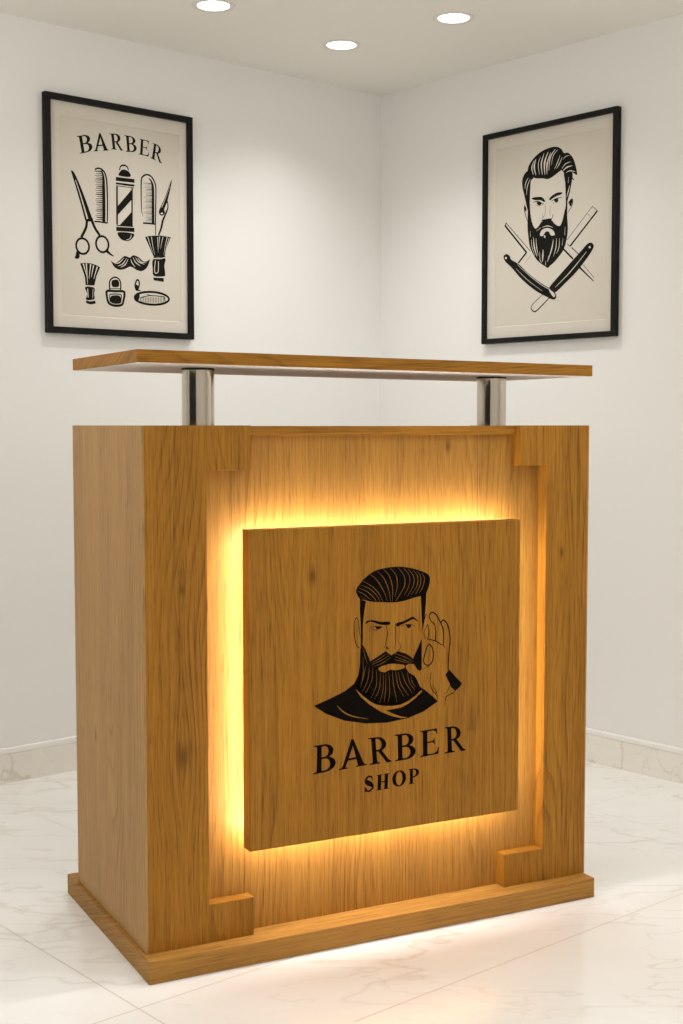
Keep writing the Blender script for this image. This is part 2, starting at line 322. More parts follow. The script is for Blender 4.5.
# outlines of the prints: kind, ink, layer, points (0.1 mm), stroke widths
ART = {
 'lettering_left': [
  ('G','B',[(-1471,5619),(-997,5763),(-1085,6288),(-1572,6147)]),
  ('G','A',[(-975,5760),(-424,5860),(-456,6417),(-1009,6312)]),
  ('G','R',[(-333,5914),(100,5927),(47,6455),(-398,6393)]),
  ('G','B',[(208,5908),(622,5935),(604,6422),(159,6424)]),
  ('G','E',[(691,5888),(1090,5864),(1112,6365),(737,6392)]),
  ('G','R',[(1127,5832),(1575,5710),(1604,6248),(1241,6326)]),
 ],
 'tools': [
  ('P',1,0,[(-1790,5063),(-1676,5009),(-1509,4712),(-1351,4376),(-1199,4015),(-1037,3593),(-1132,3556),(-1205,3549),(-1299,3567),(-1426,3964),(-1546,4332),(-1695,4777)]),
  ('S',0,1,[(-1639,4797),(-1482,4394),(-1347,4000),(-1226,3629)],[18,59]),
  ('S',1,2,[(-1601,4801),(-1435,4426),(-1283,4034),(-1178,3661)],[17,17]),
  ('S',1,0,[(-1242,3649),(-1267,3400),(-1358,3200),(-1455,3032)],[83,90,90]),
  ('S',1,0,[(-1099,3663),(-960,3374),(-788,3156)],[105,91,84]),
  ('C',1,0,[(-1191,2830),(-1183,2722),(-1222,2622),(-1297,2550),(-1396,2520),(-1497,2538),(-1581,2600),(-1631,2695),(-1638,2802),(-1600,2902),(-1525,2974),(-1428,3004),(-1326,2987),(-1242,2925)],[69,69]),
  ('C',1,0,[(-476,2943),(-474,2831),(-516,2729),(-595,2659),(-693,2633),(-793,2658),(-873,2727),(-919,2827),(-921,2939),(-879,3040),(-801,3110),(-703,3136),(-604,3113),(-523,3044)],[70,70]),
  ('P',1,0,[(-1627,2588),(-1525,2528),(-1549,2368),(-1693,2361),(-1666,2462)]),
  ('S',1,0,[(-536,2694),(-424,2606),(-286,2539)],[114,28]),
  ('S',1,0,[(-935,5201),(-823,5253),(-680,5232),(-569,5117),(-511,4889),(-494,4449),(-493,4007),(-509,3557)],[50,57,42]),
  ('S',1,0,[(-706,5202),(-631,5013),(-624,4573),(-622,3993),(-634,3583)],[35,113,113]),
  ('S',1,0,[(-973,3572),(-766,3581),(-515,3567)],[49,49]),
  ('S',1,0,[(-955,5152),(-805,5162),(-655,5175)],[21,46]),
  ('S',1,0,[(-918,5088),(-787,5104),(-656,5114)],[11,32]),
  ('S',1,0,[(-941,5017),(-799,5042),(-657,5054)],[11,32]),
  ('S',1,0,[(-904,4977),(-781,4984),(-657,4993)],[11,32]),
  ('S',1,0,[(-926,4906),(-792,4922),(-658,4932)],[21,46]),
  ('S',1,0,[(-948,4835),(-804,4860),(-659,4872)],[11,32]),
  ('S',1,0,[(-911,4795),(-786,4802),(-660,4811)],[11,32]),
  ('S',1,0,[(-933,4724),(-797,4740),(-661,4750)],[11,32]),
  ('S',1,0,[(-897,4660),(-779,4682),(-661,4690)],[21,46]),
  ('S',1,0,[(-918,4613),(-791,4620),(-662,4629)],[11,32]),
  ('S',1,0,[(-940,4542),(-802,4558),(-663,4568)],[11,32]),
  ('S',1,0,[(-904,4478),(-784,4500),(-664,4508)],[11,32]),
  ('S',1,0,[(-926,4432),(-795,4438),(-665,4447)],[21,46]),
  ('S',1,0,[(-889,4367),(-777,4379),(-665,4386)],[11,32]),
  ('S',1,0,[(-911,4296),(-789,4317),(-666,4325)],[11,32]),
  ('S',1,0,[(-933,4249),(-800,4256),(-667,4265)],[11,32]),
  ('S',1,0,[(-896,4185),(-782,4197),(-668,4204)],[21,46]),
  ('S',1,0,[(-919,4114),(-794,4135),(-669,4143)],[11,32]),
  ('S',1,0,[(-882,4074),(-776,4077),(-669,4082)],[11,32]),
  ('S',1,0,[(-904,4003),(-787,4015),(-670,4022)],[11,32]),
  ('S',1,0,[(-926,3931),(-799,3953),(-671,3961)],[21,46]),
  ('S',1,0,[(-889,3891),(-781,3894),(-672,3900)],[11,32]),
  ('S',1,0,[(-911,3820),(-792,3832),(-673,3839)],[11,32]),
  ('S',1,0,[(-933,3749),(-803,3771),(-673,3778)],[11,32]),
  ('S',1,0,[(-896,3709),(-785,3712),(-674,3717)],[21,46]),
  ('S',1,0,[(-918,3638),(-797,3650),(-675,3657)],[11,32]),
  ('S',1,0,[(-38,5292),(13,5418),(122,5465),(243,5438),(307,5326)],[29,57,36]),
  ('P',1,0,[(-46,5116),(-32,5223),(61,5313),(192,5329),(336,5268),(361,5126)]),
  ('F',1,0,[(-171,5062),(526,5073),(525,4955),(-172,4940)]),
  ('F',1,0,[(-173,4887),(524,4899),(510,4830),(-174,4829)]),
  ('S',1,0,[(-168,4785),(510,4791)],[22,22]),
  ('S',1,0,[(-132,4767),(-142,3701),(-138,3557)],[64,64]),
  ('S',1,0,[(433,4782),(418,3757),(418,3540)],[54,54]),
  ('F',1,0,[(-110,4149),(440,4754),(436,4426),(-114,3865)]),
  ('F',1,0,[(-69,3526),(431,4038),(426,3557)]),
  ('S',1,0,[(-157,3526),(466,3553)],[33,33]),
  ('F',1,0,[(-177,3482),(505,3514),(503,3379),(-179,3348)]),
  ('P',1,0,[(-111,3313),(463,3324),(431,3178),(261,3070),(-5,3105)]),
  ('S',0,1,[(383,3275),(341,3161),(192,3097)],[28,14]),
  ('S',1,0,[(845,3921),(781,4140),(784,5014),(843,5190),(995,5275),(1163,5234),(1291,5073),(1343,4852),(1329,4197),(1310,3726)],[11,48,55,51,44,44]),
  ('S',1,0,[(1075,5166),(1182,5060),(1227,4839),(1227,4186),(1222,3726)],[29,96,103]),
  ('S',1,0,[(836,3699),(1045,3708),(1310,3712)],[51,51]),
  ('S',1,0,[(844,4987),(1026,5003),(1195,5019)],[7,33]),
  ('S',1,0,[(941,4950),(1025,4954),(1194,4971)],[4,15]),
  ('S',1,0,[(900,4898),(1025,4906),(1194,4923)],[4,15]),
  ('S',1,0,[(859,4845),(1024,4858),(1193,4875)],[4,15]),
  ('S',1,0,[(956,4808),(1024,4810),(1193,4827)],[7,33]),
  ('S',1,0,[(915,4755),(1023,4762),(1192,4778)],[4,15]),
  ('S',1,0,[(874,4703),(1023,4714),(1192,4730)],[4,15]),
  ('S',1,0,[(971,4666),(1022,4666),(1191,4682)],[4,15]),
  ('S',1,0,[(930,4613),(1022,4618),(1191,4634)],[7,33]),
  ('S',1,0,[(890,4561),(1021,4570),(1190,4585)],[4,15]),
  ('S',1,0,[(849,4508),(1020,4521),(1190,4537)],[4,15]),
  ('S',1,0,[(946,4471),(1020,4473),(1189,4489)],[4,15]),
  ('S',1,0,[(905,4418),(1019,4425),(1189,4441)],[7,33]),
  ('S',1,0,[(864,4366),(1019,4377),(1188,4392)],[4,15]),
  ('S',1,0,[(961,4328),(1018,4329),(1188,4344)],[4,15]),
  ('S',1,0,[(920,4276),(1018,4281),(1187,4296)],[4,15]),
  ('S',1,0,[(879,4224),(1017,4233),(1187,4248)],[7,33]),
  ('S',1,0,[(838,4171),(1017,4184),(1186,4199)],[4,15]),
  ('S',1,0,[(935,4133),(1016,4136),(1186,4151)],[4,15]),
  ('S',1,0,[(894,4081),(1016,4088),(1185,4103)],[4,15]),
  ('S',1,0,[(853,4029),(1015,4040),(1185,4054)],[7,33]),
  ('S',1,0,[(950,3991),(1015,3992),(1184,4006)],[4,15]),
  ('S',1,0,[(909,3938),(1014,3943),(1184,3958)],[4,15]),
  ('S',1,0,[(868,3886),(1014,3895),(1183,3909)],[4,15]),
  ('S',1,0,[(966,3848),(1013,3847),(1182,3861)],[7,33]),
  ('S',1,0,[(925,3796),(1012,3799),(1182,3813)],[4,15]),
  ('S',1,0,[(884,3744),(1012,3751),(1181,3764)],[4,15]),
  ('P',1,0,[(1968,5187),(1916,5141),(1704,4636),(1511,4273),(1451,4124),(1498,4027),(1601,4020),(1691,4121),(1771,4444),(1878,4799)]),
  ('S',0,1,[(1897,5030),(1720,4610),(1562,4279)],[6,22]),
  ('P',0,1,[(1615,4090),(1606,4072),(1582,4059),(1552,4056),(1528,4064),(1519,4080),(1528,4098),(1553,4111),(1582,4114),(1606,4106)]),
  ('P',0,1,[(1764,4443),(1717,4238),(1681,4148),(1665,4232)]),
  ('S',1,0,[(1788,4508),(1807,4304),(1705,4065),(1610,3875)],[37,52,74]),
  ('S',1,0,[(1603,3874),(1539,3611),(1433,3367)],[82,59]),
  ('S',1,0,[(1315,3846),(1320,3356)],[33,33]),
  ('F',1,0,[(909,3253),(1000,3290),(1068,3305),(1255,3333),(1495,3361),(1736,3349),(1916,3345),(1809,3120),(1725,2940),(1660,2662),(1248,2628),(1134,2833)]),
  ('S',0,1,[(1010,3277),(1099,3015),(1208,2754)],[28,6]),
  ('S',0,1,[(1153,3290),(1204,2995),(1276,2702)],[28,6]),
  ('S',0,1,[(1398,3298),(1396,3048),(1413,2799)],[28,6]),
  ('S',0,1,[(1477,3319),(1446,3116),(1435,2915)],[28,6]),
  ('S',0,1,[(1604,3317),(1545,3118),(1507,2922)],[28,6]),
  ('S',0,1,[(1770,3332),(1687,3030),(1626,2731)],[28,6]),
  ('S',0,1,[(1849,3310),(1753,3050),(1678,2793)],[28,6]),
  ('S',0,2,[(1206,2591),(1453,2602),(1701,2665)],[31,31]),
  ('S',1,0,[(1220,2618),(1453,2625),(1701,2691)],[22,22]),
  ('P',1,0,[(1220,2566),(1677,2632),(1650,2388),(1682,2103),(1619,2035),(1241,2025),(1192,2239)]),
  ('S',0,1,[(1298,2527),(1264,2244),(1293,2121),(1400,2174),(1417,2513)],[28,28]),
  ('F',1,0,[(1200,1968),(1618,1984),(1624,1855),(1240,1877)]),
  ('P',1,0,[(-400,2403),(-335,2352),(-205,2325),(-42,2450),(104,2574),(236,2566),(324,2543),(391,2597),(489,2632),(657,2582),(835,2464),(979,2483),(1088,2545),(977,2285),(787,2150),(585,2161),(351,2256),(121,2164),(-77,2126),(-272,2208)]),
  ('S',0,1,[(-249,2303),(-74,2354),(103,2525)],[8,32,8]),
  ('S',0,1,[(-141,2237),(57,2327),(191,2517)],[8,32,8]),
  ('S',0,1,[(-32,2208),(144,2304),(257,2500)],[8,33,8]),
  ('S',0,1,[(354,2501),(397,2391),(520,2250)],[8,33,8]),
  ('S',0,1,[(435,2564),(544,2403),(721,2304)],[8,33,8]),
  ('S',0,1,[(524,2582),(656,2431),(879,2373)],[8,33,8]),
  ('S',0,1,[(612,2559),(745,2438),(947,2427)],[8,33,8]),
  ('F',1,0,[(-1508,2217),(-1366,2244),(-1144,2251),(-954,2216),(-788,2154),(-927,1853),(-1001,1557),(-1319,1550),(-1346,1823)]),
  ('S',0,1,[(-1398,2217),(-1334,2023),(-1271,1828)],[47,12]),
  ('S',0,1,[(-1287,2234),(-1268,1908),(-1249,1582)],[47,12]),
  ('S',0,1,[(-1129,2230),(-1164,1990),(-1199,1751)],[47,12]),
  ('S',0,1,[(-1024,2191),(-1072,2001),(-1119,1812)],[48,12]),
  ('S',0,1,[(-891,2160),(-961,1961),(-1030,1763)],[48,12]),
  ('S',0,2,[(-1338,1510),(-1154,1539),(-979,1551)],[21,21]),
  ('P',1,0,[(-1339,1488),(-1009,1488),(-1018,1294),(-1014,1128),(-1313,1093),(-1266,1278)]),
  ('S',0,1,[(-1251,1444),(-1236,1169)],[30,30]),
  ('S',0,1,[(-1054,1457),(-1071,1152)],[15,15]),
  ('S',1,0,[(-1313,1032),(-1146,1003),(-970,1042)],[77,98,91]),
  ('S',1,0,[(-443,1442),(-446,1693),(-380,1809),(-249,1874),(-102,1829),(-32,1693),(-44,1468)],[50,50]),
  ('P',1,0,[(-354,1760),(-126,1788),(-105,1590),(-344,1571)]),
  ('S',1,0,[(-432,1504),(-57,1523)],[22,22]),
  ('C',1,0,[(-531,1419),(-254,1432),(57,1441),(106,1365),(64,1151),(3,1015),(-228,968),(-455,1017),(-525,1130),(-561,1323)],[79,79]),
  ('S',1,0,[(-435,1317),(-223,1344),(-10,1335)],[36,36]),
  ('S',1,0,[(-6,1335),(-36,1075)],[36,36]),
  ('S',1,0,[(-445,1316),(-435,1065)],[36,36]),
  ('P',1,0,[(-393,1263),(-76,1289),(-43,1058),(-383,1049)]),
  ('C',1,0,[(1816,1297),(1784,1237),(1699,1183),(1571,1137),(1408,1103),(1225,1085),(1036,1084),(858,1099),(704,1129),(586,1172),(513,1224),(492,1282),(523,1340),(604,1394),(729,1439),(889,1473),(1070,1492),(1258,1495),(1439,1481),(1596,1451),(1718,1408),(1793,1355)],[73,73]),
  ('P',1,0,[(676,1281),(651,1220),(612,1173),(567,1150),(524,1155),(492,1187),(478,1240),(484,1303),(509,1363),(548,1410),(593,1434),(636,1429),(668,1397),(682,1345)]),
  ('S',1,0,[(710,1296),(712,1122)],[19,19]),
  ('S',1,0,[(772,1300),(775,1118)],[20,20]),
  ('S',1,0,[(835,1304),(838,1114)],[20,20]),
  ('S',1,0,[(899,1308),(901,1133)],[20,20]),
  ('S',1,0,[(962,1312),(964,1129)],[20,20]),
  ('S',1,0,[(1025,1316),(1028,1126)],[20,20]),
  ('S',1,0,[(1089,1320),(1091,1145)],[20,20]),
  ('S',1,0,[(1152,1324),(1155,1141)],[20,20]),
  ('S',1,0,[(1216,1328),(1218,1137)],[20,20]),
  ('S',1,0,[(1280,1332),(1282,1156)],[20,20]),
  ('S',1,0,[(1344,1336),(1346,1152)],[20,20]),
  ('S',1,0,[(1408,1340),(1410,1148)],[20,20]),
  ('S',1,0,[(1472,1344),(1474,1167)],[20,20]),
  ('S',1,0,[(1536,1348),(1539,1164)],[20,20]),
  ('S',1,0,[(1600,1352),(1603,1160)],[20,20]),
  ('S',1,0,[(1665,1356),(1668,1179)],[20,20]),
  ('S',1,0,[(709,1281),(1094,1373),(1619,1368)],[29,29]),
  ('S',1,0,[(958,1418),(1139,1376),(1413,1378)],[20,20]),
  ('S',1,0,[(1633,1377),(1668,1202)],[30,30]),
  ('C',1,0,[(604,1853),(666,1789),(646,1618),(565,1514),(513,1647),(550,1792)],[53,53]),
  ('P',1,0,[(522,1685),(611,1672),(637,1579),(565,1506)]),
  ('S',1,0,[(565,1514),(717,1516)],[39,39]),
 ],
 'portrait_right': [
  ('P',1,0,[(-929,5667),(-851,5893),(-629,6097),(-320,6252),(31,6315),(292,6308),(509,6209),(631,6055),(811,6015),(982,5874),(1113,5610),(1185,5272),(990,5371),(692,5357),(540,5510),(304,5411),(0,5303),(-264,5356),(-509,5389),(-666,5441),(-847,5571)]),
  ('P',1,0,[(-929,5684),(-666,5434),(-772,5340),(-808,4939),(-832,4365),(-900,4373),(-1028,4797),(-1151,5221),(-1136,5492)]),
  ('P',1,0,[(648,5419),(990,5358),(952,5008),(872,4690),(798,4468),(751,4176),(724,4610),(696,5076)]),
  ('S',0,1,[(-637,5997),(-737,5775),(-667,5529)],[12,47,12]),
  ('S',0,1,[(-561,6036),(-634,5794),(-555,5496)],[16,70,12]),
  ('S',0,1,[(-362,6091),(-456,5836),(-399,5492)],[8,31,8]),
  ('S',0,1,[(-208,6168),(-324,5850),(-275,5474)],[12,62,12]),
  ('S',0,1,[(-33,6192),(-183,5863),(-169,5460)],[12,77,12]),
  ('S',0,1,[(77,6159),(-72,5814),(-81,5464)],[12,69,12]),
  ('S',0,1,[(271,6235),(57,5995),(-3,5570)],[12,54,12]),
  ('S',0,1,[(380,6196),(187,6042),(104,5722)],[8,31,8]),
  ('S',0,1,[(469,6000),(364,5784),(236,5586)],[8,34,8]),
  ('S',0,1,[(564,5936),(451,5738),(323,5591)],[8,34,8]),
  ('S',0,1,[(921,5729),(709,5694),(552,5558)],[8,34,11]),
  ('S',0,1,[(995,5594),(774,5576),(604,5491)],[8,53,15]),
  ('S',0,1,[(854,5943),(705,5932),(600,5849)],[8,23,8]),
  ('S',0,1,[(1116,5380),(904,5443),(734,5407)],[8,34,8]),
  ('S',0,1,[(-891,5458),(-1002,5304),(-1031,5103)],[12,32,8]),
  ('S',0,1,[(-800,5412),(-924,5191),(-965,4891)],[12,35,8]),
  ('S',0,1,[(889,4984),(828,4794),(766,4604)],[11,38,8]),
  ('S',0,1,[(843,5254),(824,5059)],[8,15]),
  ('S',1,0,[(631,6035),(811,6021),(965,5877)],[11,26,8]),
  ('S',1,0,[(1001,5193),(1056,5126)],[30,30]),
  ('P',1,0,[(-725,4752),(-635,4781),(-310,4754),(-158,4620),(-184,4570),(-344,4650),(-612,4690)]),
  ('P',1,0,[(22,4638),(139,4734),(355,4806),(571,4788),(538,4733),(357,4703),(162,4640),(75,4598)]),
  ('S',1,0,[(-665,4622),(-455,4624),(-187,4496)],[16,35,12]),
  ('P',1,0,[(-512,4604),(-290,4569),(-360,4487),(-453,4509)]),
  ('S',1,0,[(-565,4536),(-408,4466),(-253,4498)],[12,12]),
  ('S',1,0,[(98,4555),(314,4621),(565,4630)],[11,31,15]),
  ('P',1,0,[(228,4606),(410,4603),(385,4499),(294,4504)]),
  ('S',1,0,[(186,4494),(238,4498)],[23,23]),
  ('S',1,0,[(-143,4458),(-127,4288),(-169,4125),(-257,4061)],[12,12]),
  ('S',1,0,[(108,4427),(66,4265),(82,4096)],[12,12]),
  ('S',1,0,[(-250,4202),(-256,4000)],[12,12]),
  ('S',1,0,[(190,4133),(183,4044),(114,3985)],[23,23]),
  ('P',1,0,[(-269,3995),(-115,4004),(105,3999),(115,3925),(-255,3960)]),
  ('S',1,0,[(-1017,4632),(-1060,4467),(-975,4178),(-891,3998)],[12,36,12]),
  ('P',1,0,[(-1052,4569),(-960,4455),(-977,4348),(-1037,4430)]),
  ('S',1,0,[(812,4374),(896,4479),(1002,4516),(988,4320),(816,4103)],[15,45,15]),
  ('P',1,0,[(867,4440),(993,4510),(970,4339),(920,4295)]),
  ('P',1,0,[(-882,4718),(-828,4711),(-787,4299),(-701,3949),(-569,3745),(-413,3816),(-238,3965),(106,3946),(273,3806),(456,3713),(567,3807),(658,4095),(732,4351),(745,4647),(796,4641),(796,4013),(828,3579),(765,3188),(640,2902),(427,2688),(264,2553),(103,2456),(-6,2392),(-139,2464),(-295,2553),(-475,2691),(-635,2889),(-796,3177),(-868,3525),(-908,3904)]),
  ('P',0,1,[(-361,3506),(-278,3659),(-32,3706),(206,3597),(278,3445),(112,3449),(32,3572),(-109,3587),(-232,3465)]),
  ('S',0,1,[(-279,3747),(-24,3773),(196,3695)],[8,31,8]),
  ('P',0,1,[(-187,3461),(-152,3484),(-116,3426),(-151,3383)]),
  ('S',0,1,[(-642,3468),(-593,3123),(-477,2806)],[8,55,12]),
  ('S',0,1,[(-529,3422),(-494,3113),(-419,2835)],[8,35,8]),
  ('S',0,1,[(-731,3409),(-692,3133),(-567,2849)],[8,24,8]),
  ('S',0,1,[(-213,3018),(-223,2817),(-238,2615)],[12,62,16]),
  ('S',0,1,[(223,3310),(161,3015),(13,2660)],[8,54,15]),
  ('S',0,1,[(353,3330),(336,3031),(231,2740)],[8,34,8]),
  ('S',0,1,[(483,3317),(466,3019),(360,2828)],[8,30,8]),
  ('S',0,1,[(635,3301),(595,3072)],[8,19]),
  ('S',0,1,[(33,2792),(-17,2595)],[12,23]),
  ('S',0,1,[(-367,2965),(-342,2692),(-264,2567)],[8,23,8]),
  ('S',0,1,[(-97,2636),(-104,2485)],[8,23]),
  ('S',0,1,[(-510,3657),(-333,3739)],[8,16]),
  ('S',0,1,[(-779,3686),(-777,3482)],[8,16]),
  ('S',0,1,[(715,3658),(698,3394)],[8,19]),
  ('S',1,0,[(-1915,3987),(-936,2984)],[64,64]),
  ('S',1,0,[(-936,2992),(-1304,2665)],[62,62]),
  ('S',1,0,[(-1872,4077),(-762,3005)],[24,24]),
  ('S',1,0,[(-1923,3979),(-1856,4081)],[42,42]),
  ('S',1,0,[(-734,2894),(-991,2646)],[10,10]),
  ('P',0,0,[(-162,1566),(-637,1240),(-706,1098),(-589,992),(-435,1031),(80,1394)]),
  ('S',1,1,[(-162,1566),(-637,1240),(-706,1098),(-589,992),(-423,1040),(80,1404)],[17,34,45,34]),
  ('S',1,0,[(661,2938),(1063,2583)],[59,59]),
  ('S',1,0,[(997,2967),(1302,2711)],[21,21]),
  ('S',1,0,[(1339,2285),(1911,1801)],[63,32]),
  ('S',1,0,[(1475,2367),(1921,1917)],[18,18]),
  ('P',1,2,[(57,1723),(457,2075),(943,2461),(1420,2841),(1644,3015),(1804,3036),(1900,2934),(1837,2791),(1604,2533),(1190,2147),(768,1850),(371,1579),(153,1562)]),
  ('S',0,3,[(325,1727),(947,2177),(1612,2766)],[11,32,16]),
  ('P',0,3,[(1782,2894),(1775,2873),(1754,2861),(1729,2864),(1708,2880),(1699,2902),(1707,2923),(1727,2935),(1753,2932),(1774,2917)]),
  ('P',1,4,[(-1970,2947),(-1837,3019),(-1683,2935),(-1615,2810),(-1270,2621),(-810,2253),(-293,1915),(88,1711),(309,1560),(379,1411),(281,1332),(29,1412),(-546,1696),(-1133,2109),(-1599,2542),(-1881,2765)]),
  ('S',0,5,[(-1336,2617),(-810,2219),(-229,1832),(120,1670)],[11,22,17]),
  ('P',0,5,[(57,1675),(246,1574),(329,1453),(267,1409),(153,1523)]),
  ('P',0,5,[(-1809,2883),(-1817,2860),(-1841,2848),(-1870,2851),(-1893,2867),(-1902,2891),(-1894,2914),(-1870,2926),(-1842,2923),(-1818,2907)]),
  ('S',0,5,[(-1400,2500),(-873,2063),(-227,1648)],[8,17,8]),
  ('S',1,0,[(2027,4025),(925,3009)],[58,58]),
  ('S',1,0,[(1824,4188),(794,3226)],[19,19]),
  ('S',1,0,[(1816,4194),(2037,4012)],[19,19]),
  ('S',1,0,[(1643,3964),(1765,3872)],[13,13]),
  ('S',1,0,[(925,3009),(803,3103)],[19,19]),
  ('S',1,0,[(981,2966),(1245,2748)],[19,19]),
 ],
 'portrait_desk': [
  ('P',1,0,[(4431,7573),(4517,7707),(4691,7867),(4900,7974),(5181,8022),(5465,8030),(5752,7985),(6005,7910),(6180,7828),(6228,7725),(6207,7583),(6153,7460),(6117,7402),(6008,7373),(5827,7343),(5575,7289),(5325,7273),(5042,7296),(4796,7323),(4622,7371),(4535,7388),(4465,7479)]),
  ('S',0,1,[(4490,7631),(4691,7543),(4848,7410),(4919,7322)],[3,11,3]),
  ('S',0,1,[(4469,7565),(4621,7485),(4778,7362)],[3,11,3]),
  ('S',0,1,[(4534,7690),(4743,7602),(4918,7453),(5007,7311)],[3,11,3]),
  ('S',0,1,[(4604,7764),(4830,7628),(4989,7464),(5070,7307)],[3,11,3]),
  ('S',0,1,[(4535,7444),(4691,7379)],[3,11,3]),
  ('S',0,1,[(4767,7906),(4935,7762),(5094,7520),(5183,7313)],[3,11,3]),
  ('S',0,1,[(4935,7966),(5104,7784),(5211,7545),(5261,7295)],[3,11,3]),
  ('S',0,1,[(5082,7996),(5235,7824),(5306,7555),(5297,7290)],[3,11,3]),
  ('S',0,1,[(5252,8009),(5395,7831),(5417,7596),(5360,7396)],[3,11,3]),
  ('S',0,1,[(5430,8016),(5580,7837),(5602,7632),(5485,7435),(5378,7301)],[3,11,3]),
  ('S',0,1,[(5565,7997),(5709,7830),(5710,7626),(5592,7413)],[3,11,3]),
  ('S',0,1,[(5680,7973),(5818,7803),(5811,7605),(5664,7378)],[3,11,3]),
  ('S',0,1,[(5806,7942),(5919,7788),(5898,7585),(5772,7419)],[3,11,3]),
  ('S',0,1,[(5915,7905),(5999,7768),(5971,7581),(5855,7414)],[3,12,3]),
  ('S',0,1,[(6024,7868),(6086,7748),(6050,7576),(5953,7430)],[3,12,3]),
  ('F',1,0,[(4528,7389),(4667,7337),(4629,7129),(4598,6884),(4588,6606),(4591,6482),(4546,6485),(4546,6826),(4525,7136)]),
  ('F',1,0,[(4556,6654),(4598,6651),(4586,6410),(4544,6376)]),
  ('S',1,0,[(4452,7013),(4410,6960),(4388,6851),(4394,6665),(4419,6497),(4457,6401),(4511,6360)],[12,20,16]),
  ('S',1,0,[(4446,7010),(4485,6937),(4498,6806),(4515,6657)],[16,10]),
  ('S',1,0,[(4523,6805),(4506,6713),(4544,6580)],[8,8]),
  ('P',1,0,[(4660,6860),(4685,6914),(4790,6931),(4916,6908),(5022,6879),(5230,6865),(5234,6808),(5128,6802),(4980,6829),(4874,6870),(4759,6900)]),
  ('S',1,0,[(4769,6760),(4875,6790),(4991,6780),(5069,6771)],[6,14,10]),
  ('P',1,0,[(4900,6786),(5048,6768),(4980,6728),(4927,6736)]),
  ('S',1,0,[(4807,6751),(4896,6710),(4970,6729)],[6,12,6]),
  ('S',1,0,[(4782,6824),(4753,6673)],[6,6]),
  ('S',1,0,[(5154,6789),(5190,6608),(5150,6461),(5133,6359),(5095,6306)],[10,16,10]),
  ('P',1,0,[(5151,6345),(5210,6310),(5193,6276),(5159,6307)]),
  ('S',1,0,[(5382,6830),(5389,6557),(5381,6388),(5360,6282)],[18,16,8]),
  ('S',1,0,[(5445,6436),(5508,6340),(5489,6266),(5439,6217),(5300,6145)],[6,12,18]),
  ('F',1,0,[(5998,7420),(6138,7434),(6126,7169),(6101,6924),(6066,6746),(6045,6608),(6026,6891),(6008,7177)]),
  ('P',1,0,[(5412,6826),(5567,6855),(5718,6911),(5815,6937),(5931,6836),(5892,6843),(5809,6886),(5696,6843),(5567,6800),(5421,6754)]),
  ('S',1,0,[(5503,6741),(5589,6772),(5697,6778),(5805,6758),(5862,6720)],[6,14,6]),
  ('P',1,0,[(5649,6776),(5757,6769),(5742,6711),(5693,6699),(5662,6722)]),
  ('S',1,0,[(6045,6620),(6105,6905),(6164,6981)],[11,16,8]),
  ('S',1,0,[(6176,6751),(6100,6620),(6089,6525),(6116,6437)],[16,13]),
  ('S',1,0,[(6176,6751),(6205,6593),(6178,6420)],[16,21,16]),
  ('S',1,0,[(6167,6436),(6376,6367),(6498,6293),(6568,6260),(6626,6187)],[19,22,8]),
  ('S',1,0,[(6357,6712),(6241,6835),(6212,6936),(6280,6998),(6377,6953),(6462,6824),(6511,6734),(6566,6596),(6580,6413),(6570,6251)],[16,27,29,29,21]),
  ('S',1,0,[(6319,6814),(6364,6677),(6380,6543),(6365,6381)],[11,21,32]),
  ('S',1,0,[(6503,6735),(6529,6791),(6573,6811),(6651,6744),(6704,6616),(6740,6421),(6739,6247)],[27,30,30,22]),
  ('F',1,0,[(4534,6317),(4557,6389),(4587,6424),(4637,6358),(4707,6214),(4769,6060),(4960,6147),(5144,6245),(5215,6184),(5286,6146),(5372,6164),(5449,6216),(5615,6163),(5731,6098),(5818,6025),(5847,6099),(5939,6272),(6028,6448),(6031,5782),(5985,5753),(5921,5784),(5833,5913),(5703,5928),(5631,5891),(5640,5840),(5718,5732),(5849,5663),(5922,5550),(6001,5390),(5879,5274),(5706,5150),(5504,5068),(5275,5057),(5047,5094),(4849,5181),(4653,5299),(4541,5397),(4424,5495),(4490,5799),(4526,6020)]),
  ('P',0,1,[(4969,5883),(5031,5928),(5130,5945),(5215,5963),(5387,5954),(5587,5913),(5611,5855),(5473,5821),(5330,5823),(5244,5840),(5131,5795),(5017,5824)]),
  ('S',1,2,[(5610,5911),(5611,5850)],[14,14]),
  ('S',0,1,[(4596,6163),(4602,5815),(4546,5521)],[3,8,3]),
  ('S',0,1,[(4666,5983),(4596,5691),(4535,5596)],[3,8,3]),
  ('S',0,1,[(4750,5952),(4708,5656),(4569,5407)],[3,8,3]),
  ('S',0,1,[(4834,5907),(4806,5647),(4653,5387)],[3,8,3]),
  ('S',0,1,[(4918,5850),(4919,5537),(4779,5262)],[3,8,3]),
  ('S',0,1,[(5012,5792),(4990,5456),(4863,5229)],[3,8,3]),
  ('S',0,1,[(5088,5773),(5075,5398),(4990,5142)],[3,8,3]),
  ('S',0,1,[(5145,5781),(5146,5467),(5109,5143)],[3,8,3]),
  ('S',0,1,[(5216,5787),(5245,5382),(5203,5134)],[3,8,3]),
  ('S',0,1,[(5307,5800),(5336,5500),(5423,5126)],[3,8,3]),
  ('S',0,1,[(5381,5794),(5445,5490),(5596,5224)],[3,8,3]),
  ('S',0,1,[(5450,5780),(5517,5509),(5705,5239)],[3,8,3]),
  ('S',0,1,[(5530,5786),(5618,5551),(5792,5294)],[3,8,3]),
  ('S',0,1,[(5674,5761),(5719,5542),(5864,5339)],[3,8,3]),
  ('S',0,1,[(5762,5665),(5791,5536),(5879,5401)],[3,8,3]),
  ('S',0,1,[(4806,6027),(4988,6094),(5158,6194)],[3,8,3]),
  ('S',0,1,[(4806,5984),(5017,6050),(5215,6144)],[3,8,3]),
